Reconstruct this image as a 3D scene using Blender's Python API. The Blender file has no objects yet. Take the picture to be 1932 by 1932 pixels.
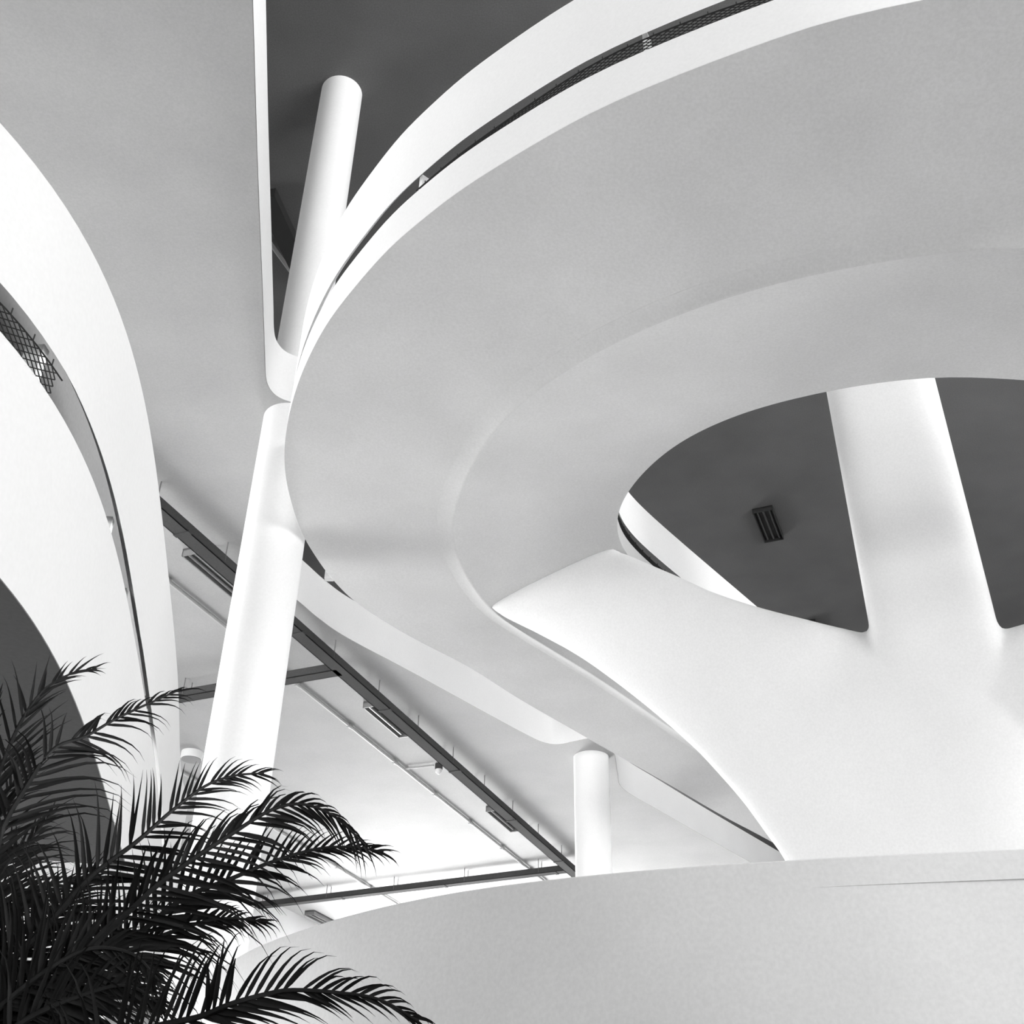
import bpy, bmesh, math, random
import numpy as np
from mathutils import Vector, Matrix

random.seed(7)
C = bpy.context.scene.collection
PI = math.pi

# ------------------------------------------------------------------ camera, sky, lights, exposure
F, CXY = 2150.0, 966.0                      # focal length and centre for the 1932 px frame
_zc = np.array([57 / F, 3161 / F, 1.0]); _zc /= np.linalg.norm(_zc)     # world up seen in camera axes
_yc = np.array([0, 0, 1.0]) - _zc[2] * _zc; _yc /= np.linalg.norm(_yc)
_xc = np.cross(_zc, _yc)
if _xc[0] < 0: _xc = -_xc
cam_data = bpy.data.cameras.new('camera')
cam_data.sensor_width = 36.0
cam_data.lens = 36.0 * F / 1932.0
cam_data.clip_end = 500
cam = bpy.data.objects.new('camera', cam_data)
C.objects.link(cam)
W = np.array([_xc, _yc, _zc])               # rows: world axes in camera axes (right, up, forward)
cam.matrix_world = Matrix(((W[0][0], W[0][1], -W[0][2], 0), (W[1][0], W[1][1], -W[1][2], 0),
                           (W[2][0], W[2][1], -W[2][2], 0), (0, 0, 0, 1)))
bpy.context.scene.camera = cam

world = bpy.data.worlds.new('sky'); bpy.context.scene.world = world
world.use_nodes = True
world.node_tree.nodes['Background'].inputs[0].default_value = (1, 1, 1, 1)
world.node_tree.nodes['Background'].inputs[1].default_value = 0.2

# building axes: A to the right across the hall, B along the cable trays
DB = np.array([0.378, 0.926]); DB /= np.linalg.norm(DB)
DA = np.array([DB[1], -DB[0]])
def ab(a, b): return a * DA + b * DB
FLOOR = -1.6
ZA, TA = 6.9, 0.57                          # first floor slab: soffit and thickness
ZU = 12.0                                   # upper ceiling
A0, A1, B0, B1 = -14.5, 18.0, -11.0, 44.0   # walls of the hall

def area_light(name, a, b, z, w, h, face, power):
    d = bpy.data.lights.new(name, 'AREA'); d.shape = 'RECTANGLE'; d.size = w; d.size_y = h; d.energy = power
    o = bpy.data.objects.new(name, d); C.objects.link(o)
    p = ab(a, b); f = Vector((face[0], face[1], face[2]))
    o.location = (p[0], p[1], z); o.rotation_euler = f.to_track_quat('-Z', 'Z').to_euler()
    return o
# daylight through the glazed sides of the hall, plus one added upper fill
area_light('left_far_daylight', A0 + 0.6, 25, 1.2, 24, 4.5, (DA[0], DA[1], 0), 8200)
area_light('left_near_daylight', A0 + 0.6, 4, 1.2, 16, 4.5, (DA[0], DA[1], 0), 1700)
area_light('right_daylight', A1 - 0.6, 0, 3.0, 18, 7.0, (-DA[0], -DA[1], 0), 3000)
area_light('end_daylight', 2, B0 + 0.6, 2.4, 28, 7.0, (DB[0], DB[1], 0), 150)
area_light('upper_daylight', A1 - 0.6, 4, 9.6, 28, 3.5, (-DA[0], -DA[1], 0), 3300)
area_light('upper_end_fill', 2, B0 + 0.6, 9.4, 28, 3.5, (DB[0], DB[1], 0), 1350)  # added fill behind the camera, lifts the far slab edge and guards

vs = bpy.context.scene.view_settings
vs.view_transform = 'Standard'; vs.look = 'None'; vs.gamma = 1.0; vs.use_curve_mapping = False
vs.exposure = 0.52
try:
    bpy.context.scene.cycles.max_bounces = 10
    bpy.context.scene.cycles.diffuse_bounces = 8
except Exception:
    pass

# ------------------------------------------------------------------ helpers
def ray(px, py):
    v = np.array([(px - CXY) / F, (CXY - py) / F, 1.0]); return W @ v
def at_z(px, py, z):
    r = ray(px, py); return r * (z / r[2])
def at_d(px, py, d):
    r = ray(px, py); return r * (d / math.hypot(r[0], r[1]))
def az_tan(px, py):
    r = ray(px, py); return math.atan2(r[0], r[1]), r[2] / math.hypot(r[0], r[1])

def catmull(pts, n=12):
    P = [np.array(p, float) for p in pts]
    P = [2 * P[0] - P[1]] + P + [2 * P[-1] - P[-2]]
    out = []
    for i in range(1, len(P) - 2):
        p0, p1, p2, p3 = P[i - 1:i + 3]
        for k in range(n):
            t = k / n
            out.append(0.5 * (2 * p1 + (p2 - p0) * t + (2 * p0 - 5 * p1 + 4 * p2 - p3) * t * t + (3 * p1 - p0 - 3 * p2 + p3) * t ** 3))
    out.append(P[-2]); return np.array(out)
def resample(P, n):
    P = np.asarray(P, float); d = np.r_[0, np.cumsum(np.linalg.norm(np.diff(P, axis=0), axis=1))]
    t = np.linspace(0, d[-1], n)
    return np.stack([np.interp(t, d, P[:, k]) for k in range(P.shape[1])], 1)
def soften(P, sig):
    P = np.asarray(P, float); r = int(3 * sig) + 1
    k = np.exp(-0.5 * (np.arange(-r, r + 1) / sig) ** 2); k /= k.sum()
    lo = 2 * P[0] - P[r:0:-1]; hi = 2 * P[-1] - P[-2:-r - 2:-1]
    Q = np.concatenate([lo, P, hi])
    return np.stack([np.convolve(Q[:, i], k, 'valid') for i in range(P.shape[1])], 1)
def normals2(P):
    t = np.gradient(P[:, :2], axis=0); t /= np.linalg.norm(t, axis=1)[:, None] + 1e-9
    return np.stack([-t[:, 1], t[:, 0]], 1)   # left of travel

def material(name, color, rough=0.75, grain=0.05, grain_scale=55.0, mottle=0.04, bump=0.0, spec=0.3):
    m = bpy.data.materials.new(name); m.use_nodes = True
    nt = m.node_tree; b = nt.nodes['Principled BSDF']
    b.inputs['Roughness'].default_value = rough
    b.inputs['Specular IOR Level'].default_value = spec
    tc = nt.nodes.new('ShaderNodeTexCoord')
    n1 = nt.nodes.new('ShaderNodeTexNoise'); n1.inputs['Scale'].default_value = grain_scale; n1.inputs['Detail'].default_value = 3
    n2 = nt.nodes.new('ShaderNodeTexNoise'); n2.inputs['Scale'].default_value = 1.3; n2.inputs['Detail'].default_value = 5
    nt.links.new(tc.outputs['Object'], n1.inputs['Vector']); nt.links.new(tc.outputs['Object'], n2.inputs['Vector'])
    def mr(node, amp):
        r = nt.nodes.new('ShaderNodeMapRange'); r.inputs['From Min'].default_value = 0.3; r.inputs['From Max'].default_value = 0.7
        r.inputs['To Min'].default_value = 1 - amp; r.inputs['To Max'].default_value = 1 + amp
        nt.links.new(node.outputs['Fac'], r.inputs['Value']); return r
    a, c = mr(n1, grain), mr(n2, mottle)
    mu = nt.nodes.new('ShaderNodeMath'); mu.operation = 'MULTIPLY'
    nt.links.new(a.outputs[0], mu.inputs[0]); nt.links.new(c.outputs[0], mu.inputs[1])
    vm = nt.nodes.new('ShaderNodeVectorMath'); vm.operation = 'SCALE'
    vm.inputs[0].default_value = (color, color, color) if not isinstance(color, tuple) else color
    nt.links.new(mu.outputs[0], vm.inputs['Scale']); nt.links.new(vm.outputs[0], b.inputs['Base Color'])
    if bump:
        bp = nt.nodes.new('ShaderNodeBump'); bp.inputs['Strength'].default_value = bump; bp.inputs['Distance'].default_value = 0.01
        nt.links.new(n1.outputs['Fac'], bp.inputs['Height']); nt.links.new(bp.outputs[0], b.inputs['Normal'])
    return m

M_white = material('white_paint', 0.9, grain=0.02, mottle=0.02)
M_support = material('support_paint', 0.84, grain=0.03, mottle=0.03)
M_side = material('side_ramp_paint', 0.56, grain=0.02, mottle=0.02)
M_soffit = material('soffit_shade_grey', 0.39, grain=0.05, mottle=0.05)  # weaker light on the soffit is put into this greyer colour
M_ramp = material('ramp_underside_shade', 0.56, grain=0.05, mottle=0.05)  # ramp underside: its shade against the white edges is in the colour
M_under = material('side_ramp_shade', 0.16, grain=0.06, mottle=0.06)  # shadow under the side ramp, painted as an even grey
M_dark = material('unlit_storey_shade', 0.12, grain=0.12, mottle=0.08)  # darkness of the unlit upper storey put into the colour
M_parapet = material('grey_white_plaster', 0.71, grain=0.04, mottle=0.04)
M_floor = material('floor_stone', 0.75, rough=0.5, grain=0.05, mottle=0.1)
M_floor_damper = material('floor_bounce_damper', 0.15, rough=0.6, grain=0.1, mottle=0.2)  # for unseen floor patches added to cut bounce light
M_inner = material('slot_shade_grey', 0.26, grain=0.06, mottle=0.06)  # shade seen through the guard slot, as a flat grey
M_tray = material('galvanised_tray', 0.07, rough=0.85, grain=0.1, mottle=0.1, spec=0.05)
M_rod = material('threaded_rod', 0.25, rough=0.5)
M_pipe = material('painted_conduit', 0.45, rough=0.5)
M_fix = material('fixture_enamel', 0.25, rough=0.5)
M_diff = material('grey_diffuser', 0.25, rough=0.4)
M_tube = material('lamp_tube', 0.3, rough=0.25)
M_black = material('black_metal', 0.03, rough=0.5)
M_net = material('net_cord', 0.02, rough=0.9)
M_leaf = material('palm_leaf', 0.008, rough=0.6, grain=0.2, mottle=0.2, spec=0.12)
M_stem = material('palm_stem', 0.012, rough=0.55, grain=0.2, mottle=0.2, spec=0.15)
M_seam = material('coping_plaster', 0.52, grain=0.05, mottle=0.12)

class MB:
    def __init__(s): s.v = []; s.f = []
    def add(s, verts, faces):
        o = len(s.v); s.v += [tuple(float(x) for x in p) for p in verts]; s.f += [tuple(i + o for i in f) for f in faces]
    def grid(s, rows, closed=False, caps=False):     # rows: list of equal-length lists of points
        n = len(rows[0]); V = [p for r in rows for p in r]; Fc = []
        m = n if closed else n - 1
        for i in range(len(rows) - 1):
            for j in range(m):
                a = i * n + j; b = i * n + (j + 1) % n
                Fc.append((a, b, b + n, a + n))
        if caps:
            Fc.append(tuple(range(n))[::-1]); Fc.append(tuple((len(rows) - 1) * n + k for k in range(n)))
        s.add(V, Fc)
    def box(s, p0, p1, z0, z1, half):                # bar along p0->p1 in plan
        p0 = np.array(p0[:2], float); p1 = np.array(p1[:2], float); t = p1 - p0; t /= np.linalg.norm(t); n = np.array([-t[1], t[0]]) * half
        q = [p0 + n, p0 - n, p1 - n, p1 + n]; s.prism(q, z0, z1)
    def prism(s, q, z0, z1):
        n = len(q); V = [(x[0], x[1], z0) for x in q] + [(x[0], x[1], z1) for x in q]
        s.add(V, [tuple(range(n))[::-1], tuple(range(n, 2 * n))] + [(i, (i + 1) % n, n + (i + 1) % n, n + i) for i in range(n)])
    def tube(s, P, r, n=6):
        P = [np.array(p, float) for p in P]; rows = []
        rr = r if hasattr(r, '__len__') else [r] * len(P)
        up = np.array([0.12, 0.2, 1.0])
        for i, p in enumerate(P):
            t = P[min(i + 1, len(P) - 1)] - P[max(i - 1, 0)]; t = t / (np.linalg.norm(t) + 1e-9)
            a = np.cross(t, up)
            if np.linalg.norm(a) < 0.15: a = np.cross(t, np.array([1.0, 0, 0]))
            a /= np.linalg.norm(a); b = np.cross(t, a)
            rows.append([p + rr[i] * (a * math.cos(k * 2 * PI / n) + b * math.sin(k * 2 * PI / n)) for k in range(n)])
        s.grid(rows, closed=True, caps=True)
    def build(s, name, mat, parent=None, angle=35, label=None):
        me = bpy.data.meshes.new(name); me.from_pydata(s.v, [], s.f); me.validate()
        bm = bmesh.new(); bm.from_mesh(me); bmesh.ops.recalc_face_normals(bm, faces=bm.faces)
        for f in bm.faces: f.smooth = True
        lim = math.radians(angle)
        for e in bm.edges:
            e.smooth = len(e.link_faces) == 2 and e.calc_face_angle(0) < lim
        bm.to_mesh(me); bm.free()
        me.materials.append(mat)
        o = bpy.data.objects.new(name, me); C.objects.link(o)
        if parent is not None:
            o.parent = parent; o.matrix_parent_inverse = Matrix.Translation(-parent.location)
        if label: o['label'] = label
        return o
def thing(name, loc, label, cat, group=None):
    o = bpy.data.objects.new(name, None); C.objects.link(o); o.location = tuple(float(x) for x in loc); o.empty_display_size = 0.2
    return tag(o, label, cat, group)
def tag(o, label, cat, group=None):
    o['label'] = label; o['category'] = cat
    if group: o['group'] = group
    return o
def struct(o): o['kind'] = 'structure'; return o

# ------------------------------------------------------------------ the hall
mb = MB(); mb.prism([ab(A0 - 12, B0 - 12), ab(A1 + 12, B0 - 12), ab(A1 + 12, B1 + 12), ab(A0 - 12, B1 + 12)], FLOOR - 0.3, FLOOR)
struct(mb.build('floor', M_floor))

mb = MB(); mb.prism([ab(A0 + 3, B0 + 1), ab(7, B0 + 1), ab(7, 8.0), ab(A0 + 3, 8.0)], FLOOR - 0.01, FLOOR + 0.02)
struct(mb.build('floor', M_floor_damper))  # added patch out of view, dims the bounce under the near ramp

mb = MB(); mb.prism([ab(-9.5, 16.0), ab(A1 - 1, 16.0), ab(A1 - 1, B1 - 1), ab(-9.5, B1 - 1)], FLOOR - 0.01, FLOOR + 0.02)
struct(mb.build('floor', M_floor_damper))  # added patch out of view, dims the bounce by the short column

# first floor slab: its soffit is the pale ceiling, cut by the curved edge of the void
edge = catmull([(0.65, -12.0), (-0.55, -4.0), (-1.35, 1.6), (-1.75, 4.28), (-1.94, 5.54), (-2.11, 6.73), (-2.25, 7.7)], 8)
corner = catmull([(-2.25, 7.7), (-2.29, 7.98), (-2.29, 8.14), (-2.24, 8.27), (-2.14, 8.35), (-1.98, 8.40), (-1.6, 8.5)], 8)[1:]
back = np.array([(-1.25, 8.7), (-1.2, 9.1), (-1.45, 9.4), (-1.85, 9.7), (-2.12, 10.2), (-2.52, 10.7), (-2.88, 11.1), (-2.97, 11.35)])
far = catmull([(-2.92, 11.55), (-2.71, 11.93), (-2.56, 12.25), (-2.39, 12.62), (-2.1, 13.1), (-1.3, 14.1), (-0.45, 15.2), (0.33, 16.18), (0.62, 16.44), (0.82, 16.45), (1.02, 16.33), (1.3, 16.2), (1.53, 16.38), (1.68, 16.9), (1.78, 17.6), (1.95, 18.32), (2.73, 19.41), (4.55, 21.83), (10.0, 28.9), (16.0, 36.6)], 8)
outline = [tuple(p) for p in np.concatenate([edge, corner, back, far])]
outline += [tuple(ab(A1, B1)), tuple(ab(A0, B1)), tuple(ab(A0, B0))]
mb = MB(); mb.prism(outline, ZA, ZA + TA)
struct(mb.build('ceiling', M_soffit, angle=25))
# the band of white paint on the void edge of that slab
band = MB()
for part in (np.concatenate([edge, corner]), far):
    nn = normals2(part) * -0.004
    q = part + nn
    band.grid([[(x, y, ZA) for x, y in q], [(x, y, ZA + TA) for x, y in q]])
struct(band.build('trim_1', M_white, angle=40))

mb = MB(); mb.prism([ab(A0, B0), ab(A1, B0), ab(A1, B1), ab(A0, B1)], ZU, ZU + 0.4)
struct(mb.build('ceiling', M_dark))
def wall(name, a0, b0, a1, b1, z0, z1, mat):
    mb = MB(); mb.box(ab(a0, b0), ab(a1, b1), z0, z1, 0.15); return struct(mb.build(name, mat))
# upper storey walls
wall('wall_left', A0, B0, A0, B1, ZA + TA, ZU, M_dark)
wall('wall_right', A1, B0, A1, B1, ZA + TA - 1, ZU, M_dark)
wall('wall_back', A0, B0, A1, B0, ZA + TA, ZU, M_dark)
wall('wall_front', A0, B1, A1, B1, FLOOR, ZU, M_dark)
# ground storey: the left side is solid above its windows
wall('wall_left', A0, B0, A0, B1, 4.4, ZA, M_white)
for k, b in enumerate(np.arange(B0 + 2.0, B1, 4.0)):
    fr = MB()
    for s in (-1.9, 0, 1.9): fr.box(ab(A0 - 0.05, b + s), ab(A0 + 0.05, b + s), FLOOR, 4.4, 0.05)
    for z in (FLOOR, 1.3, 4.25): fr.box(ab(A0, b - 2), ab(A0, b + 2), z, z + 0.12, 0.05)
    struct(fr.build('window_%d' % (k + 1), M_white))

# ------------------------------------------------------------------ tall and short round columns
def column(p, r, z0, z1, mat, parent, name, n=40):
    mb = MB(); mb.tube([(p[0], p[1], z0), (p[0], p[1], z1)], r, n); return mb.build(name, mat, parent)
cp = (-2.14, 8.645)
t = thing('column', (cp[0], cp[1], FLOOR), 'tall white round column leaning through the picture beside the curved ramp', 'column')
column((-2.14, 8.645), 0.275, FLOOR, ZA + 0.02, M_white, t, 'shaft')
column((-2.165, 8.635), 0.246, ZA + TA - 0.05, ZU + 0.02, M_white, t, 'upper_shaft')
t = thing('column', (1.3, 16.8, FLOOR), 'short white column rising behind the front parapet to meet the slab edge', 'column')
column((1.31, 16.95), 0.275, FLOOR, ZA + 0.3, M_white, t, 'shaft')

# ------------------------------------------------------------------ the big curved ramp overhead
O_px = [(1745, 0), (1580, 36), (1500, 60), (1292, 136.6), (1114, 213), (965, 298), (857, 366.5), (791, 420), (736, 465.6), (658.7, 554.8), (614.8, 613), (576, 688), (555, 745), (542, 799), (536, 850), (536.7, 878.5), (541, 914.7), (551.7, 953.5), (563, 992), (576, 1018), (611, 1072.6), (652.7, 1120.4), (694, 1152.8), (780, 1204.6), (885.7, 1259), (977.3, 1317.4), (1097, 1386), (1149, 1416), (1264, 1481), (1363, 1538.8), (1456.5, 1588.5)]
S_px = [(1932, 462), (1800, 468), (1650, 490), (1500, 520), (1350, 562), (1200, 622), (1090, 680), (1000, 742), (930, 812), (908.7, 850), (878, 904), (860, 951.5), (854, 988), (858, 1020), (872.5, 1064), (896, 1103.6), (925, 1142), (952, 1165), (1053.6, 1227), (1144, 1283), (1264, 1366)]
I_px = [(1932, 717), (1832, 711.6), (1759, 711), (1660, 721.5), (1567, 736.6), (1431.6, 769), (1341, 803), (1272, 840), (1210, 894), (1171, 947.6), (1162.5, 980), (1162, 1001)]
Z0 = 5.5
def plan(c): return [tuple(at_z(x, y, Z0)[:2]) for x, y in c]
O_pl = [(7.5, 2.9), (5.0, 2.95), (3.2, 3.1)] + plan(O_px) + [(5.5, 18.65), (7.5, 21.2)]
S_pl = [(8.0, 5.1), (6.0, 5.0), (4.5, 4.95)] + plan(S_px) + [(3.5, 14.55), (8.2, 20.6)]
I_pl = [(8.3, 6.7), (6.6, 6.6), (5.0, 6.4)] + plan(I_px) + [(0.98, 8.6), (1.12, 8.88), (1.57, 9.50), (3.0, 11.33), (5.93, 15.07), (9.4, 19.5)]
def dense(pl, keys, counts, sig=5):
    D = soften(resample(catmull(pl, 10), 900), sig)
    idx = [0] + [int(np.argmin(np.hypot(D[:, 0] - k[0], D[:, 1] - k[1]))) for k in keys] + [len(D) - 1]
    out = []
    for a, b, n in zip(idx[:-1], idx[1:], counts):
        seg = resample(D[a:b + 1], n + 1); out.append(seg[:-1] if b != idx[-1] else seg)
    return np.concatenate(out)
CNT = (40, 60, 60, 50)
KO, KS, KI = [(0.4, 4.06), (-1.88, 8.05), (-0.43, 11.07)], [(1.25, 5.53), (-0.52, 8.29), (0.38, 10.47)], [(2.1, 6.52), (0.9, 8.17), (1.57, 9.5)]
Opl, Spl, Ipl = dense(O_pl, KO, CNT), dense(S_pl, KS, CNT, 8), dense(I_pl, KI, CNT, 8)
NS = len(Opl)
tt = np.arange(NS)
Zr = np.interp(tt, [0, 30, 70, 100, 130, 160, NS], [5.0, 5.0, 5.3, 5.45, 5.5, 5.5, 5.5])
Zr = soften(Zr[:, None], 10)[:, 0]
sc = (Zr / Z0)[:, None]
TH = 0.31                                    # slab thickness seen on the outer face
RISE = 0.30                                  # the underside tilts up from the ridge to the inner edge
THI = 0.48                                   # top of the inner edge
On, Sn, In = Opl * sc, Spl * sc, Ipl * ((Zr + RISE) / Z0)[:, None]
def lerp(a, b, t): return a + (b - a) * t

def ring_slab(i):
    o, s, q, z = On[i], Sn[i], In[i], Zr[i]
    q2 = lerp(s, q, 0.5)
    P = [(*o, z), (*lerp(o, s, 0.5), z), (*lerp(o, s, 0.97), z), (*lerp(o, s, 0.97), z + TH), (*lerp(o, s, 0.5), z + TH), (*o, z + TH)]
    return P
def ring_beam(i):
    o, s, q, z = On[i], Sn[i], In[i], Zr[i]
    L = np.linalg.norm(q - s); e = (q - s) / L
    pr = [(-0.16, 0.0), (-0.12, -0.003), (-0.07, -0.012), (-0.03, -0.026), (-0.008, -0.034), (0.0, -0.03), (0.012, -0.02), (0.25 * L, 0.07), (0.5 * L, 0.155), (0.75 * L, 0.235), (0.92 * L, 0.28), (0.98 * L, 0.29), (L, RISE)]
    P = [(*(s + e * w), z + d) for w, d in pr]
    P += [(*q, z + THI), (*lerp(s, q, 0.5), z + THI), (*(s - e * 0.16), z + TH)]
    return P
base = (On[130][0], On[130][1], Zr[130])
ramp = thing('curved_ramp', base, 'huge pale curved ramp sweeping overhead with hairpin turn and white outer guard', 'ramp')
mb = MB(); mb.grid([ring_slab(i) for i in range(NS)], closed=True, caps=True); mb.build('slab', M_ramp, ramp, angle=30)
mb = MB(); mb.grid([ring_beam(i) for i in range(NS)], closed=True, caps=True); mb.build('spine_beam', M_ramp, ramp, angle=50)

# outer face (white) and the guard above it, separated by an open slot
def ribbon(P, zb, zt, th, i0, i1, outward, chamfer=0.0, out=0.002):
    """upright band following plan points P, thickness th inward"""
    nn = normals2(P) * outward
    rows = []
    for i in range(i0, i1):
        a = P[i] + nn[i] * out; b = P[i] - nn[i] * th
        rows.append([(*a, zb[i]), (*b, zb[i] + th * chamfer), (*b, zt[i]), (*a, zt[i])])
    mb = MB(); mb.grid(rows, closed=True, caps=True); return mb
side = 1.0 if np.dot(normals2(On)[130], On[130] - In[130]) > 0 else -1.0
fas_t = Zr + TH
slot = np.interp(tt, [0, 40, 62, 75, 84, 90, NS], [0.15, 0.15, 0.13, 0.09, 0.04, 0.0, 0.0])
gtop = np.interp(tt, [0, 45, 70, 85, 95, 110, NS], [1.10, 1.10, 1.07, 1.02, 0.97, 0.95, 0.95])
ribbon(On, Zr + 0.001, fas_t, 0.002, 0, NS, side).build('edge_band', M_white, ramp, angle=40)
ribbon(On, fas_t + slot, Zr + gtop, 0.03, 0, NS, side, 2.0).build('guard_panel', M_white, ramp, angle=40)
# inner guard of the far flight
slot_i = np.full(NS, 0.14)
nI = normals2(In)
gi0 = 0
ribbon(In, Zr + THI + slot_i, Zr + 1.10, 0.03, gi0, NS, -side, 2.0).build('guard_panel', M_white, ramp, angle=40)

def station(P, px, py):
    a, _ = az_tan(px, py); az = np.arctan2(P[:, 0], P[:, 1]); return az - a
def post_at(P, i, out, zb, zt, parent, w=0.03):
    n = normals2(P)[i] * out; tn = np.array([n[1], -n[0]])
    c = P[i] - n * 0.06
    mb = MB(); mb.box(c - tn * w / 2, c + tn * w / 2, zb, zt, 0.03); return mb.build('post', M_white, parent)
def nearest_az(P, px, py, lo, hi):
    d = np.abs(station(P, px, py)); d[:lo] = 9; d[hi:] = 9; return int(np.argmin(d))
posts = [nearest_az(On, 1215, 75, 20, 90), nearest_az(On, 778, 358, 40, 95)]
for i in posts: post_at(On, i, side, fas_t[i] - 0.02, fas_t[i] + slot[i] + 0.05, ramp)
for k in range(posts[0] - 22, 0, -26): post_at(On, k, side, fas_t[k] - 0.02, fas_t[k] + slot[k] + 0.05, ramp)
ip = nearest_az(In, 1296, 1090, 165, NS)
post_at(In, ip, -side, Zr[ip] + THI - 0.02, Zr[ip] + THI + 0.2, ramp)

def net(P, i0, i1, out, zb, hfun, parent, cell=0.05, off=0.004, r=0.0028):
    """diamond mesh cord net standing on the slab edge between stations i0..i1"""
    nn = normals2(P) * out
    seg = np.concatenate([P[i0:i1] - nn[i0:i1] * off, zb[i0:i1, None]], 1)
    d = np.r_[0, np.cumsum(np.linalg.norm(np.diff(seg[:, :2], axis=0), axis=1))]; L = d[-1]
    def pt(u, v):
        u = min(max(u, 0), L); p = [np.interp(u, d, seg[:, k]) for k in range(3)]
        return (p[0], p[1], p[2] + v * hfun(u / L))
    mb = MB(); n = int(L / cell); rows = 4
    for k in range(n):
        for j in range(rows):
            for sgn in (0, 1):
                u0 = (k + (j + sgn) % 2) * cell; u1 = (k + (j + 1 + sgn) % 2) * cell
                mb.tube([pt(u0, j / rows), pt(u1, (j + 1) / rows)], r, 3)
    mb.tube([pt(u, 1.0) for u in np.linspace(0, L, n)], r * 1.6, 4)
    for k in range(0, n, 3): mb.tube([pt(k * cell, 1.0), (*pt(k * cell, 1.0)[:2], pt(k * cell, 1.0)[2] + 0.025)], r * 1.3, 3)
    return mb.build('safety_net', M_net, parent)
p0, p1 = posts
n0 = max(posts[0] - 22, 0)
_d = np.r_[0, np.cumsum(np.linalg.norm(np.diff(On[n0:p1 + 1], axis=0), axis=1))]; up = _d[posts[0] - n0] / _d[-1]
net(On, max(posts[0] - 22, 0), p1 + 1, side, fas_t - 0.005, lambda u: 0.028 + 0.085 * math.exp(-((u - up) / 0.17) ** 2), ramp)
i_a = int(np.argmin(np.hypot(In[:, 0] - 1.0 * sc[130, 0], In[:, 1] - 8.3 * sc[130, 0])))
net(In, i_a, min(ip + 14, NS), -side, Zr + THI - 0.01, lambda u: 0.085 + 0.02 * math.sin(u * 19), ramp, r=0.004)

# ------------------------------------------------------------------ tree-shaped concrete support of the ramp
T0 = [((925, 1147), 9.73), ((952, 1164.5), 9.74), ((1017, 1196), 9.7), ((1090, 1236), 9.65), ((1162, 1286.6), 9.6), ((1235, 1344.6), 9.55), ((1310.6, 1411.5), 9.5), ((1357, 1461), 9.5), ((1403.7, 1515.5), 9.5), ((1450, 1579), 9.5), ((1483, 1626), 9.5), ((1530, 1720), 9.5), ((1590, 1950), 9.5), ((1620, 2250), 9.5)]
T1 = [((1162, 1037), 9.12), ((1195, 1051), 9.12), ((1229, 1066), 9.12), ((1294, 1094), 9.12), ((1339, 1115.6), 9.12), ((1400, 1138), 9.12), ((1459.6, 1157), 9.12), ((1552, 1180), 9.12), ((1640, 1203), 9.2), ((1740, 1240), 9.2), ((1860, 1300), 9.2), ((2000, 1420), 9.2), ((2080, 1800), 9.2), ((2100, 2250), 9.2)]
def loft(rows0, rows1, Ts, n=32, ex=0.6):
    rows = []
    m = len(rows0)
    for k in range(m):
        a, b = rows0[k], rows1[k]
        tan = (rows0[min(k + 1, m - 1)] + rows1[min(k + 1, m - 1)]) - (rows0[max(k - 1, 0)] + rows1[max(k - 1, 0)])
        ax = (b - a) / 2; nrm = np.cross(ax, tan); nrm /= np.linalg.norm(nrm) + 1e-9
        c = (a + b) / 2
        if np.dot(nrm, c) > 0: nrm = -nrm
        ring = []
        for j in range(n):
            th = 2 * PI * j / n; cs, sn = math.cos(th), math.sin(th)
            ring.append(c + ax * math.copysign(abs(cs) ** ex, cs) + nrm * Ts[k] * math.copysign(abs(sn) ** ex, sn))
        rows.append(ring)
    mb = MB(); mb.grid(rows, closed=True, caps=True); return mb
R0 = resample(catmull([at_d(*p, d) for p, d in T0], 6), 60); 
R1c = catmull([at_d(*p, d) for p, d in T1], 6); R1 = R1c[np.round(np.linspace(0, len(R1c) - 1, 60)).astype(int)]
R0c = catmull([at_d(*p, d) for p, d in T0], 6); R0 = R0c[np.round(np.linspace(0, len(R0c) - 1, 60)).astype(int)]
# root buried in the beam
root_shift = np.array([-0.10, 0.06, 0.16])
R0 = np.concatenate([[R0[0] + root_shift], R0]); R1 = np.concatenate([[R1[0] + root_shift], R1])
Ts = np.interp(np.arange(61), [0, 2, 12, 30, 60], [0.05, 0.08, 0.24, 0.34, 0.40])
tr = loft(R0, R1, Ts)
def quadcol(c0, c1, zs, hw, hd):
    """branch: rounded upright pier between two plan edge points, widths per height"""
    c0 = np.array(c0); c1 = np.array(c1); e = (c1 - c0) / np.linalg.norm(c1 - c0); nrm = np.array([e[1], -e[0]])
    c = (c0 + c1) / 2; rows = []
    for z, a, b in zip(zs, hw, hd):
        ring = []
        for j in range(36):
            th = 2 * PI * j / 36; cs, sn = math.cos(th), math.sin(th)
            q = c + e * a * math.copysign(abs(cs) ** 0.45, cs) + nrm * b * math.copysign(abs(sn) ** 0.45, sn)
            ring.append((q[0], q[1], z))
        rows.append(ring)
    mb = MB(); mb.grid(rows, closed=True, caps=True); return mb
bL, bR = at_d(1600, 960, 9.1)[:2], at_d(1826, 960, 9.1)[:2]
wB = np.linalg.norm(bR - bL) / 2
br = quadcol(bL, bR, [3.6, 4.2, 4.5, 4.75, 5.2, 6.0, 7.0, 8.2, 9.6], [wB * 0.9, wB, wB, wB, wB, wB, wB, wB, wB * 1.1], [0.1, 0.2, 0.28, 0.3, 0.3, 0.3, 0.3, 0.3, 0.3])
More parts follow.
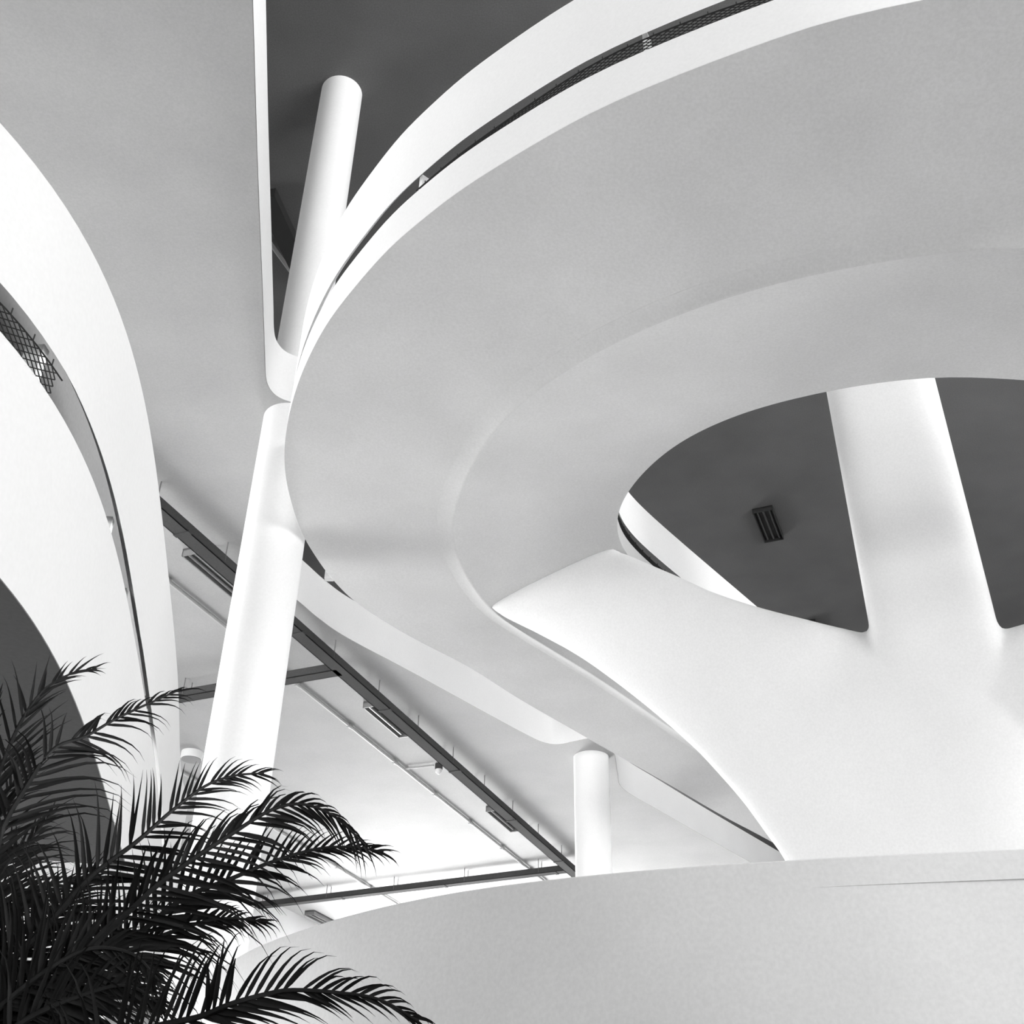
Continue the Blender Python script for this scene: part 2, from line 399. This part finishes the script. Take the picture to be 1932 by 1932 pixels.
# right arm
A_lo = [at_d(*p, d) for p, d in (((1700, 1500), 9.3), ((1900, 1480), 9.2), ((2150, 1440), 9.2), ((2500, 1380), 9.2))]
A_hi = [at_d(*p, d) for p, d in (((1780, 1222), 9.2), ((1892, 1198), 9.2), ((2150, 1130), 9.2), ((2500, 1040), 9.2))]
arm = loft(A_lo, A_hi, [0.12, 0.26, 0.34, 0.36])
al = MB()
for x in (tr, br, arm): al.add(x.v, x.f)
sup = al.build('ramp_support', M_support)
tag(sup, 'white branching concrete support flaring up under the curved ramp', 'column')
md = sup.modifiers.new('blend', 'REMESH'); md.mode = 'VOXEL'; md.voxel_size = 0.035; md.use_smooth_shade = True
sm = sup.modifiers.new('fair', 'SMOOTH'); sm.iterations = 6; sm.factor = 0.6

# ------------------------------------------------------------------ ramp on the left, close to the camera
ZL, FL, HL = 1.62, 0.63, 1.25
L_SB = [(0, 1095), (62, 1165), (103.5, 1230), (134.6, 1297), (155, 1359), (176, 1426.5), (196.7, 1500), (210.5, 1538.7), (243, 1636), (259, 1692.5)]
L_PT = [(0, 228), (54, 293), (109, 366), (152, 431), (181, 493), (210, 561.6), (235.5, 616), (257, 700), (282, 805), (297.6, 909), (310.5, 1017.6), (321, 1136.6), (328.7, 1240), (331, 1307), (339, 1411), (344, 1473)]
pts = np.array([at_z(*p, ZL)[:2] for p in L_SB] + [at_z(*p, ZL + HL)[:2] for p in L_PT])
co = np.polyfit(pts[:, 1], pts[:, 0], 5)
ys = np.linspace(0.6, 8.0, 90)
xs = np.polyval(co, ys); y0 = 2.15
sl = np.polyval(np.polyder(co), y0)
xs = np.where(ys < y0, np.polyval(co, y0) + sl * (ys - y0) - 0.12 * (ys - y0) ** 2, xs)
LP = soften(np.stack([xs, ys], 1), 1.5)
sL = 1.0 if normals2(LP)[40][0] > 0 else -1.0
lramp = thing('side_ramp', (LP[40][0] - 1, LP[40][1], ZL), 'near white ramp along the left edge, dark underside behind the palm', 'ramp')
ztop = np.full(90, ZL)
body = [i for i in range(90) if ys[i] < 5.45]
nL = normals2(LP) * sL
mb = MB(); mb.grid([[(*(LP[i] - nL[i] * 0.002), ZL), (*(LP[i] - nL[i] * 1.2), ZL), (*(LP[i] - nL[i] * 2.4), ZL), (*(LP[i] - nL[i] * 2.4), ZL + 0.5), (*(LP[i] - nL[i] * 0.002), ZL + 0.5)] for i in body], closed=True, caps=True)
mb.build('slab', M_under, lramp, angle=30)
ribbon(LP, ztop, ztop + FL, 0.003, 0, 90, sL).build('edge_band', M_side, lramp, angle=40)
slotL = np.interp(ys, [0, 2.8, 3.3, 3.9, 4.6, 5.3, 9], [0.13, 0.125, 0.10, 0.07, 0.05, 0.0, 0.0])
slotb = FL + np.interp(ys, [0, 4.4, 5.3, 9], [0, 0.02, 0.06, 0.06])
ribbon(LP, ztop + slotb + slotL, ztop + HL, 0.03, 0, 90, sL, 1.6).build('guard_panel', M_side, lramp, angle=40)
sw = [(LP[i] - nL[i] * 0.35, LP[i] - nL[i] * 0.43) for i in range(90) if ys[i] < 5.9]
mb = MB(); mb.grid([[(*a, ZL + 0.45), (*b, ZL + 0.45), (*b, 3.35), (*a, 3.35)] for a, b in sw], closed=True, caps=True)
mb.build('slot_shade_panel', M_inner, lramp, angle=40, label='added grey shade panel behind the guard slot')  # added panel, its grey stands for shade in the slot
for px, py in ((95, 710), (222, 1010), (247, 1145)):
    i = nearest_az(LP, px, py, 5, 88); post_at(LP, i, sL, ZL + FL - 0.02, ZL + FL + slotL[i] + 0.04, lramp, 0.035)
i = nearest_az(LP, 97, 720, 5, 88)
net(LP, max(i - 12, 0), i + 2, sL, ztop + FL - 0.01, lambda u: 0.05 + 0.06 * u, lramp, cell=0.04, r=0.0022, off=0.0)

# ------------------------------------------------------------------ curved parapet in front
E_px = [(440, 1806), (480, 1790), (545, 1767), (600, 1747), (700, 1719), (800, 1697), (900, 1680), (1000, 1667), (1100, 1656), (1200, 1647), (1300, 1639), (1483, 1627), (1600, 1621), (1700, 1616), (1800, 1612), (1932, 1608)]
ZE = 1.5
ep = [tuple(at_z(*p, ZE)[:2]) for p in E_px]
EP = soften(resample(catmull([(-1.85, 7.35)] + ep[1:] + [(3.0, 4.42), (4.2, 4.3), (6.5, 4.3)], 8), 160), 4)
sE = 1.0 if np.dot(normals2(EP)[100], -EP[100]) > 0 else -1.0
par = thing('curved_parapet', (EP[90][0], EP[90][1], FLOOR), 'tall curved grey-white parapet wall filling the lower right foreground', 'parapet')
NE = len(EP)
cope = np.interp(np.arange(NE), [0, 70, 92, NE], [0.0, 0.0, 0.012, 0.022])
ribbon(EP, np.full(NE, FLOOR), np.full(NE, ZE - 0.11), 0.22, 0, NE, sE).build('wall_face', M_parapet, par, angle=40)
nE = normals2(EP) * sE
rows = []
for i in range(NE):
    a = EP[i] + nE[i] * (0.002 + cope[i]); b = EP[i] - nE[i] * 0.25
    rows.append([(*a, ZE - 0.11), (*b, ZE - 0.11), (*b, ZE + 0.01), (*(a - nE[i] * 0.006), ZE + 0.01), (*a, ZE + 0.004)])
mb = MB(); mb.grid(rows, closed=True, caps=True); mb.build('coping', M_parapet, par, angle=30)

# ------------------------------------------------------------------ services under the pale ceiling
ZT = 6.62
def quad_tray(name, lo, hi, label, hangers, ends=(0, 0), wall_h=0.11, z=ZT, top=ZA, mat=M_tray):
    """cable tray whose underside runs between two long edges"""
    a0, a1 = at_z(*lo[0], z)[:2], at_z(*lo[1], z)[:2]; b0, b1 = at_z(*hi[0], z)[:2], at_z(*hi[1], z)[:2]
    t = (a1 - a0) / np.linalg.norm(a1 - a0)
    n = np.array([-t[1], t[0]])
    w = (np.dot(b0 - a0, n) + np.dot(b1 - a0, n)) / 2
    p, q = a0 - t * ends[0], a1 + t * ends[1]
    c = (p + q) / 2 + n * w / 2
    o = thing(name, (c[0], c[1], z), label, 'cable tray')
    th = math.copysign(0.012, w)
    mb = MB(); mb.prism([p, q, q + n * w, p + n * w], z, z + 0.012)
    mb.prism([p, q, q + n * th, p + n * th], z, z + wall_h); mb.prism([p + n * (w - th), q + n * (w - th), q + n * w, p + n * w], z, z + wall_h)
    L = np.linalg.norm(q - p)
    k = 0.4
    while k < L:                                           # coupling plates
        mb.prism([p + t * k - n * th * .4, p + t * (k + .06) - n * th * .4, p + t * (k + .06) + n * (w + th * .4), p + t * k + n * (w + th * .4)], z - 0.008, z + 0.02); k += 2.4
    mb.build('channel', mat, o)
    k = 0.9
    while k < L and hangers:
        for s in (0.04, 0.96):
            r = p + t * k + n * w * s
            h = MB(); h.tube([(r[0], r[1], z + 0.02), (r[0], r[1], top + 0.01)], 0.008, 6)
            h.build('hanger_rod', M_rod, o)
        k += hangers
    return o
quad_tray('cable_tray', [(306, 990), (1044, 1625.5)], [(306, 961), (1044, 1607)], 'long grey cable tray running diagonally under pale ceiling past the columns', 1.25, (5, 1.35))
quad_tray('cable_tray', [(600, 1702.5), (1044, 1650.3)], [(600, 1698), (1044, 1644)], 'far cross tray just above the front parapet, ending by the short column', 1.6, (2.2, 0.3))
quad_tray('cable_tray', [(334, 1327.5), (596, 1283)], [(332, 1316), (596, 1270)], 'short cross tray branching left from the long tray behind the tall column', 1.3, (2.0, 0.40))

def conduit(p, q, label, branch=None):
    a, b = at_z(*p, ZA - 0.04), at_z(*q, ZA - 0.04)
    o = thing('conduit', ((a[0] + b[0]) / 2, (a[1] + b[1]) / 2, ZA - 0.04), label, 'pipe')
    mb = MB(); mb.tube([a, b], 0.026, 10)
    if branch is not None: mb.tube([at_z(*branch[0], ZA - 0.04), at_z(*branch[1], ZA - 0.04)], 0.016, 8)
    mb.build('pipe', M_pipe, o)
    L = np.linalg.norm(b - a); k = 0.8
    while k < L:
        c = a + (b - a) * k / L; tt_ = (b - a) / L
        m2 = MB(); m2.tube([c - tt_ * 0.035, c + tt_ * 0.035], 0.038, 10); m2.prism([c[:2] + (-.02, -.02), c[:2] + (.02, -.02), c[:2] + (.02, .02), c[:2] + (-.02, .02)], ZA - 0.03, ZA - 0.0005)
        m2.build('clip', M_pipe, o); k += 1.5
    return o
def ext(p, q, f0, f1):
    p, q = np.array(p), np.array(q); return tuple(p - (q - p) * f0), tuple(q + (q - p) * f1)
conduit(*ext((317.5, 1096), (1003.7, 1644), 0.12, 0.05), 'thin pale pipe running parallel beside the long tray, with a sensor spur', ((765, 1450), (818, 1444)))
conduit((345, 1458), (775, 1721), 'thin grey pipe on the ceiling crossing the far cross tray by palm tips')
sp = at_z(828, 1446, ZA - 0.04)
sen = thing('ceiling_sensor', (sp[0], sp[1], ZA), 'tiny white dome sensor on the pale ceiling beside the long cable tray', 'sensor')
mb = MB(); mb.tube([(sp[0], sp[1], ZA + .01), (sp[0], sp[1], ZA - 0.09)], 0.062, 16); mb.build('base', M_tray, sen, label='grey sensor base')
mb = MB(); mb.tube([(sp[0], sp[1], ZA - 0.085), (sp[0], sp[1], ZA - 0.14), (sp[0], sp[1], ZA - 0.17)], [0.055, 0.05, 0.02], 16); mb.build('dome', M_white, sen)

def fixture(c, L, w, z, label, mat, tubemat, ntube=2, group='ceiling light fixtures', d=DB):
    n = np.array([d[1], -d[0]])
    o = thing('ceiling_light', (c[0], c[1], z), label, 'ceiling light', group)
    h = 0.10
    mb = MB(); q = [c[:2] + d * L / 2 * a + n * w / 2 * b for a, b in ((-1, -1), (1, -1), (1, 1), (-1, 1))]
    mb.prism(q, z - 0.03, z + 0.01)
    for a, b in ((0, 1), (1, 2), (2, 3), (3, 0)):
        e = q[b] - q[a]; e = e / np.linalg.norm(e); m_ = np.array([-e[1], e[0]]) * 0.015
        ins = m_ if np.dot(m_, c[:2] - q[a]) > 0 else -m_
        mb.prism([q[a], q[b], q[b] + ins, q[a] + ins], z - h, z)
    mb.build('housing', mat, o)
    for k in range(ntube):
        off = (k - (ntube - 1) / 2) * w / (ntube + 0.3)
        p, r = c[:2] + n * off - d * (L / 2 - 0.05), c[:2] + n * off + d * (L / 2 - 0.05)
        m2 = MB(); m2.tube([(*p, z - 0.06), (*r, z - 0.06)], 0.018, 10); m2.build('tube', tubemat, o)
    return o
fixture(at_z(733, 1363, ZA - 0.1), 1.15, 0.24, ZA, 'narrow ceiling light tucked beside the middle of the long cable tray', M_fix, M_tube)
fixture(at_z(952, 1550, ZA - 0.1), 1.15, 0.24, ZA, 'narrow ceiling light beside the long tray nearest the short column', M_fix, M_tube)
c1 = at_z(356, 1046, ZA - 0.1)[:2] + DB * 0.58
fixture(c1, 1.15, 0.2, ZA, 'narrow ceiling light beside the tray, half hidden by the tall column', M_fix, M_tube)
c4 = at_z(583, 1726, ZA - 0.1)[:2] + DB * 0.58
fixture(c4, 1.15, 0.24, ZA, 'small far ceiling light just above the left end of the front parapet', M_fix, M_tube)
q = [at_z(*p, ZU - 0.1)[:2] for p in ((1420, 969), (1457.7, 961), (1480, 1018), (1442, 1025))]
cu = (q[0] + q[1] + q[2] + q[3]) / 4; du = (q[3] - q[0] + q[2] - q[1]); Lu = np.linalg.norm(du) / 2; du /= np.linalg.norm(du)
wu = abs(np.cross(du, q[1] - q[0]))
fixture(cu, Lu, wu, ZU, 'square black louvred ceiling light on the dark ceiling inside the ramp loop', M_black, M_tray, 3, d=du)
c6 = at_z(1522, 1178, ZU - 0.1)[:2] + du * Lu / 2
fixture(c6, Lu, wu, ZU, 'black ceiling light on the dark ceiling, mostly hidden behind the support', M_black, M_tray, 3, d=du)

lp = at_z(362, 1426, ZA - 0.06)
lamp = thing('ceiling_light', (lp[0], lp[1], ZA), 'round white surface ceiling lamp left of the tall column above palm fronds', 'ceiling light')
mb = MB(); mb.tube([(lp[0], lp[1], ZA + 0.01), (lp[0], lp[1], ZA - 0.10), (lp[0], lp[1], ZA - 0.12)], [0.17, 0.17, 0.16], 32); mb.build('drum', M_white, lamp)
mb = MB(); mb.tube([(lp[0], lp[1], ZA - 0.115), (lp[0], lp[1], ZA - 0.128)], 0.155, 32); mb.build('diffuser', M_diff, lamp, label='grey round diffuser')

# dark duct high in the void behind the tall column
a, b = at_z(500, 372, ZU - 0.25)[:2], at_z(566, 512, ZU - 0.25)[:2]
duct = thing('cable_tray', ((a[0] + b[0]) / 2, (a[1] + b[1]) / 2, ZU - 0.25), 'black tray under the dark upper ceiling behind the tall column', 'cable tray')
mb = MB(); mb.box(a, b, ZU - 0.25, ZU - 0.10, 0.13); mb.build('channel', M_black, duct)
d2 = (b - a) / np.linalg.norm(b - a)
for k in (0.25, 1.0):
    r = a + d2 * k; mb = MB(); mb.tube([(*r, ZU - 0.12), (*r, ZU + 0.01)], 0.01, 6); mb.build('hanger_rod', M_rod, duct)
a, b = at_z(505, 452, ZU - 0.05), at_z(560, 528, ZU - 0.05)
mb = MB(); mb.tube([a, b], 0.03, 8)
tag(mb.build('conduit', M_pipe), 'thin pipe on the dark upper ceiling beside the black tray', 'pipe')

# guard post on the far edge of the void
fp = at_z(619, 1088, ZA + TA)
mb = MB(); mb.prism([fp[:2] + (-.05, .02), fp[:2] + (.06, .02), fp[:2] + (.06, .10), fp[:2] + (-.05, .10)], ZA + TA - 0.01, ZA + TA + 1.0)
tag(mb.build('guard_post', M_white), 'small white post on the far void edge peeking out beside the ramp', 'post')

# ------------------------------------------------------------------ palm
def frond(name, px, dists, up_len, dn_len, parent, n=46, ang=(50, 55), droop=(0.5, 0.9), width=0.0095, start=0.12, rr=0.009, twist=0.0):
    P = np.array([at_d(x, y, np.interp(k / (len(px) - 1), np.linspace(0, 1, len(dists)), dists)) for k, (x, y) in enumerate(px)])
    P = resample(catmull(P, 8), 60)
    rb = MB(); rb.tube(P, list(np.linspace(rr, 0.002, 60)), 6)
    fr = rb.build(name, M_stem, parent)
    lf = MB()
    T = np.gradient(P, axis=0); T /= np.linalg.norm(T, axis=1)[:, None]
    for k in range(n):
        s = start + (1 - start) * (k + random.uniform(-.3, .3)) / (n - 1); s = min(max(s, 0), 0.995)
        i = min(int(s * 59), 59); p = P[i]; t_ = T[i]
        view = p / np.linalg.norm(p)
        side_ = np.cross(t_, view); side_ /= np.linalg.norm(side_)
        if side_[2] < 0: side_ = -side_                    # "upper" side in the picture
        depth = np.cross(side_, t_)
        env = (0.55 + 0.45 * math.sin(PI * min(1, s * 1.15 + .12))) * (1.0 if s < .75 else max(0.42, 1 - (s - .75) * 2.1))
        for sg, ln, an, dr in ((1, up_len, ang[0], droop[0] * 2.1), (-1, dn_len, ang[1], droop[1])):
            if ln <= 0: continue
            L = ln * 1.22 * env * random.uniform(0.8, 1.12)
            a_ = math.radians(an * (1 - 0.25 * s - 0.5 * s ** 4) + random.uniform(-5, 5))
            d0 = t_ * math.cos(a_) + side_ * sg * math.sin(a_) + depth * random.uniform(-.25, .25) + depth * twist
            d0 /= np.linalg.norm(d0)
            pts_ = []; q_ = p.copy(); d_ = d0.copy()
            for j in range(7):
                pts_.append(q_.copy()); q_ = q_ + d_ * L / 6
                d_ = d_ + np.array([0, 0, -1.0]) * dr * (0.02 + 0.035 * j + 0.016 * j * j) * random.uniform(.8, 1.2); d_ /= np.linalg.norm(d_)
            wd = width * (1.0 if s < .6 else 1.0 - (s - .6) * 1.1)
            wv = np.cross(d0, view); wv /= np.linalg.norm(wv)
            tilt = random.uniform(-.7, .7); wv = wv * math.cos(tilt) + view * math.sin(tilt)
            fold = np.cross(wv, d0) * 0.25
            ws = [0.5, 1.0, 0.9, 0.66, 0.42, 0.22, 0.03]
            lf.grid([[x + wv * wd * w_ / 2, x + fold * wd * w_, x - wv * wd * w_ / 2] for x, w_ in zip(pts_, ws)])
    lf.build('leaflets', M_leaf, fr, angle=80)
    return fr
CR = (-170, 2080)
crown = at_d(*CR, 2.45)
palm = thing('palm_tree', (crown[0], crown[1], FLOOR), 'dark feathery palm spreading its fronds into the lower left corner', 'plant')
mb = MB(); mb.tube([(crown[0], crown[1], FLOOR), (crown[0] + .02, crown[1], -0.8), tuple(crown - np.array([0, 0, .1])), tuple(crown)], [0.07, 0.055, 0.045, 0.05], 14); mb.build('trunk', M_stem, palm)
FR = [
    # pixel course of the midrib, distances, upper / lower leaflet length, count
    ([CR, (-60, 1640), (16, 1413), (73, 1312), (134, 1271), (182, 1262)], (2.4, 2.5, 2.6), 0.20, 0.20, 44, (42, 30), (0.2, 0.35)),
    ([CR, (-40, 1760), (0, 1579), (49, 1486), (101, 1413), (162, 1389), (227, 1352), (342, 1300)], (2.4, 2.45, 2.5), 0.13, 0.22, 54, (50, 60), (0.7, 1.1)),
    ([CR, (-80, 1830), (0, 1650), (57, 1585), (97, 1535)], (2.4, 2.5, 2.6), 0.16, 0.24, 40, (40, 45), (0.3, 1.0)),
    ([CR, (-60, 1890), (40, 1795), (81, 1757), (170, 1656), (259, 1587), (324, 1530), (389, 1482), (445, 1463), (498, 1459)], (2.4, 2.35, 2.4), 0.16, 0.20, 58, (62, 58), (0.35, 0.6)),
    ([CR, (0, 1960), (120, 1850), (200, 1760), (250, 1714), (297, 1670), (374, 1614), (436, 1574), (508, 1530), (567, 1517), (630, 1540), (690, 1595)], (2.4, 2.25, 2.25), 0.13, 0.24, 74, (40, 60), (0.8, 1.3)),
    ([CR, (0, 1990), (130, 1870), (250, 1773), (343, 1697), (436, 1658), (508, 1628), (592, 1603), (660, 1598), (724, 1607)], (2.4, 2.3, 2.3), 0.14, 0.17, 70, (62, 40), (0.3, 0.9)),
    ([CR, (0, 2000), (120, 1880), (250, 1792), (343, 1752), (421, 1733), (505, 1739)], (2.4, 2.35, 2.3), 0.12, 0.17, 56, (58, 50), (0.5, 1.2)),
    ([CR, (60, 2080), (200, 1975), (290, 1938), (374, 1919), (436, 1894), (514, 1873), (560, 1868), (638, 1873), (716, 1886), (790, 1927)], (2.4, 2.1, 2.05), 0.155, 0.17, 72, (66, 34), (0.55, 0.35)),
    ([CR, (-100, 1930), (0, 1835), (60, 1770), (130, 1690), (180, 1640)], (2.4, 2.4, 2.4), 0.15, 0.2, 48, (60, 55), (0.4, 0.9)),
    ([CR, (-90, 1990), (0, 1900), (90, 1830), (170, 1790), (250, 1800), (300, 1850)], (2.4, 2.3, 2.25), 0.15, 0.2, 54, (55, 55), (0.5, 1.2)),
    ([CR, (-60, 2020), (40, 1930), (150, 1880), (240, 1860), (310, 1900)], (2.4, 2.3, 2.25), 0.13, 0.16, 48, (55, 55), (0.6, 1.2)),
    ([CR, (-120, 1760), (-60, 1560), (-20, 1420), (0, 1300)], (2.5, 2.7, 2.8), 0.1, 0.16, 34, (40, 40), (0.1, 0.1)),
    ([CR, (-90, 1850), (-30, 1720), (40, 1690), (110, 1665), (175, 1655)], (2.4, 2.55, 2.6), 0.12, 0.16, 44, (50, 45), (0.3, 0.8)),
    ([CR, (-120, 1800), (-60, 1640), (0, 1520), (60, 1420)], (2.4, 2.55, 2.65), 0.16, 0.2, 40, (50, 55), (0.3, 0.6)),
]
for px, ds, ul, dl, n, an, dr in FR:
    frond('frond', px, ds, ul, dl, palm, int(n * 0.8), an, dr)
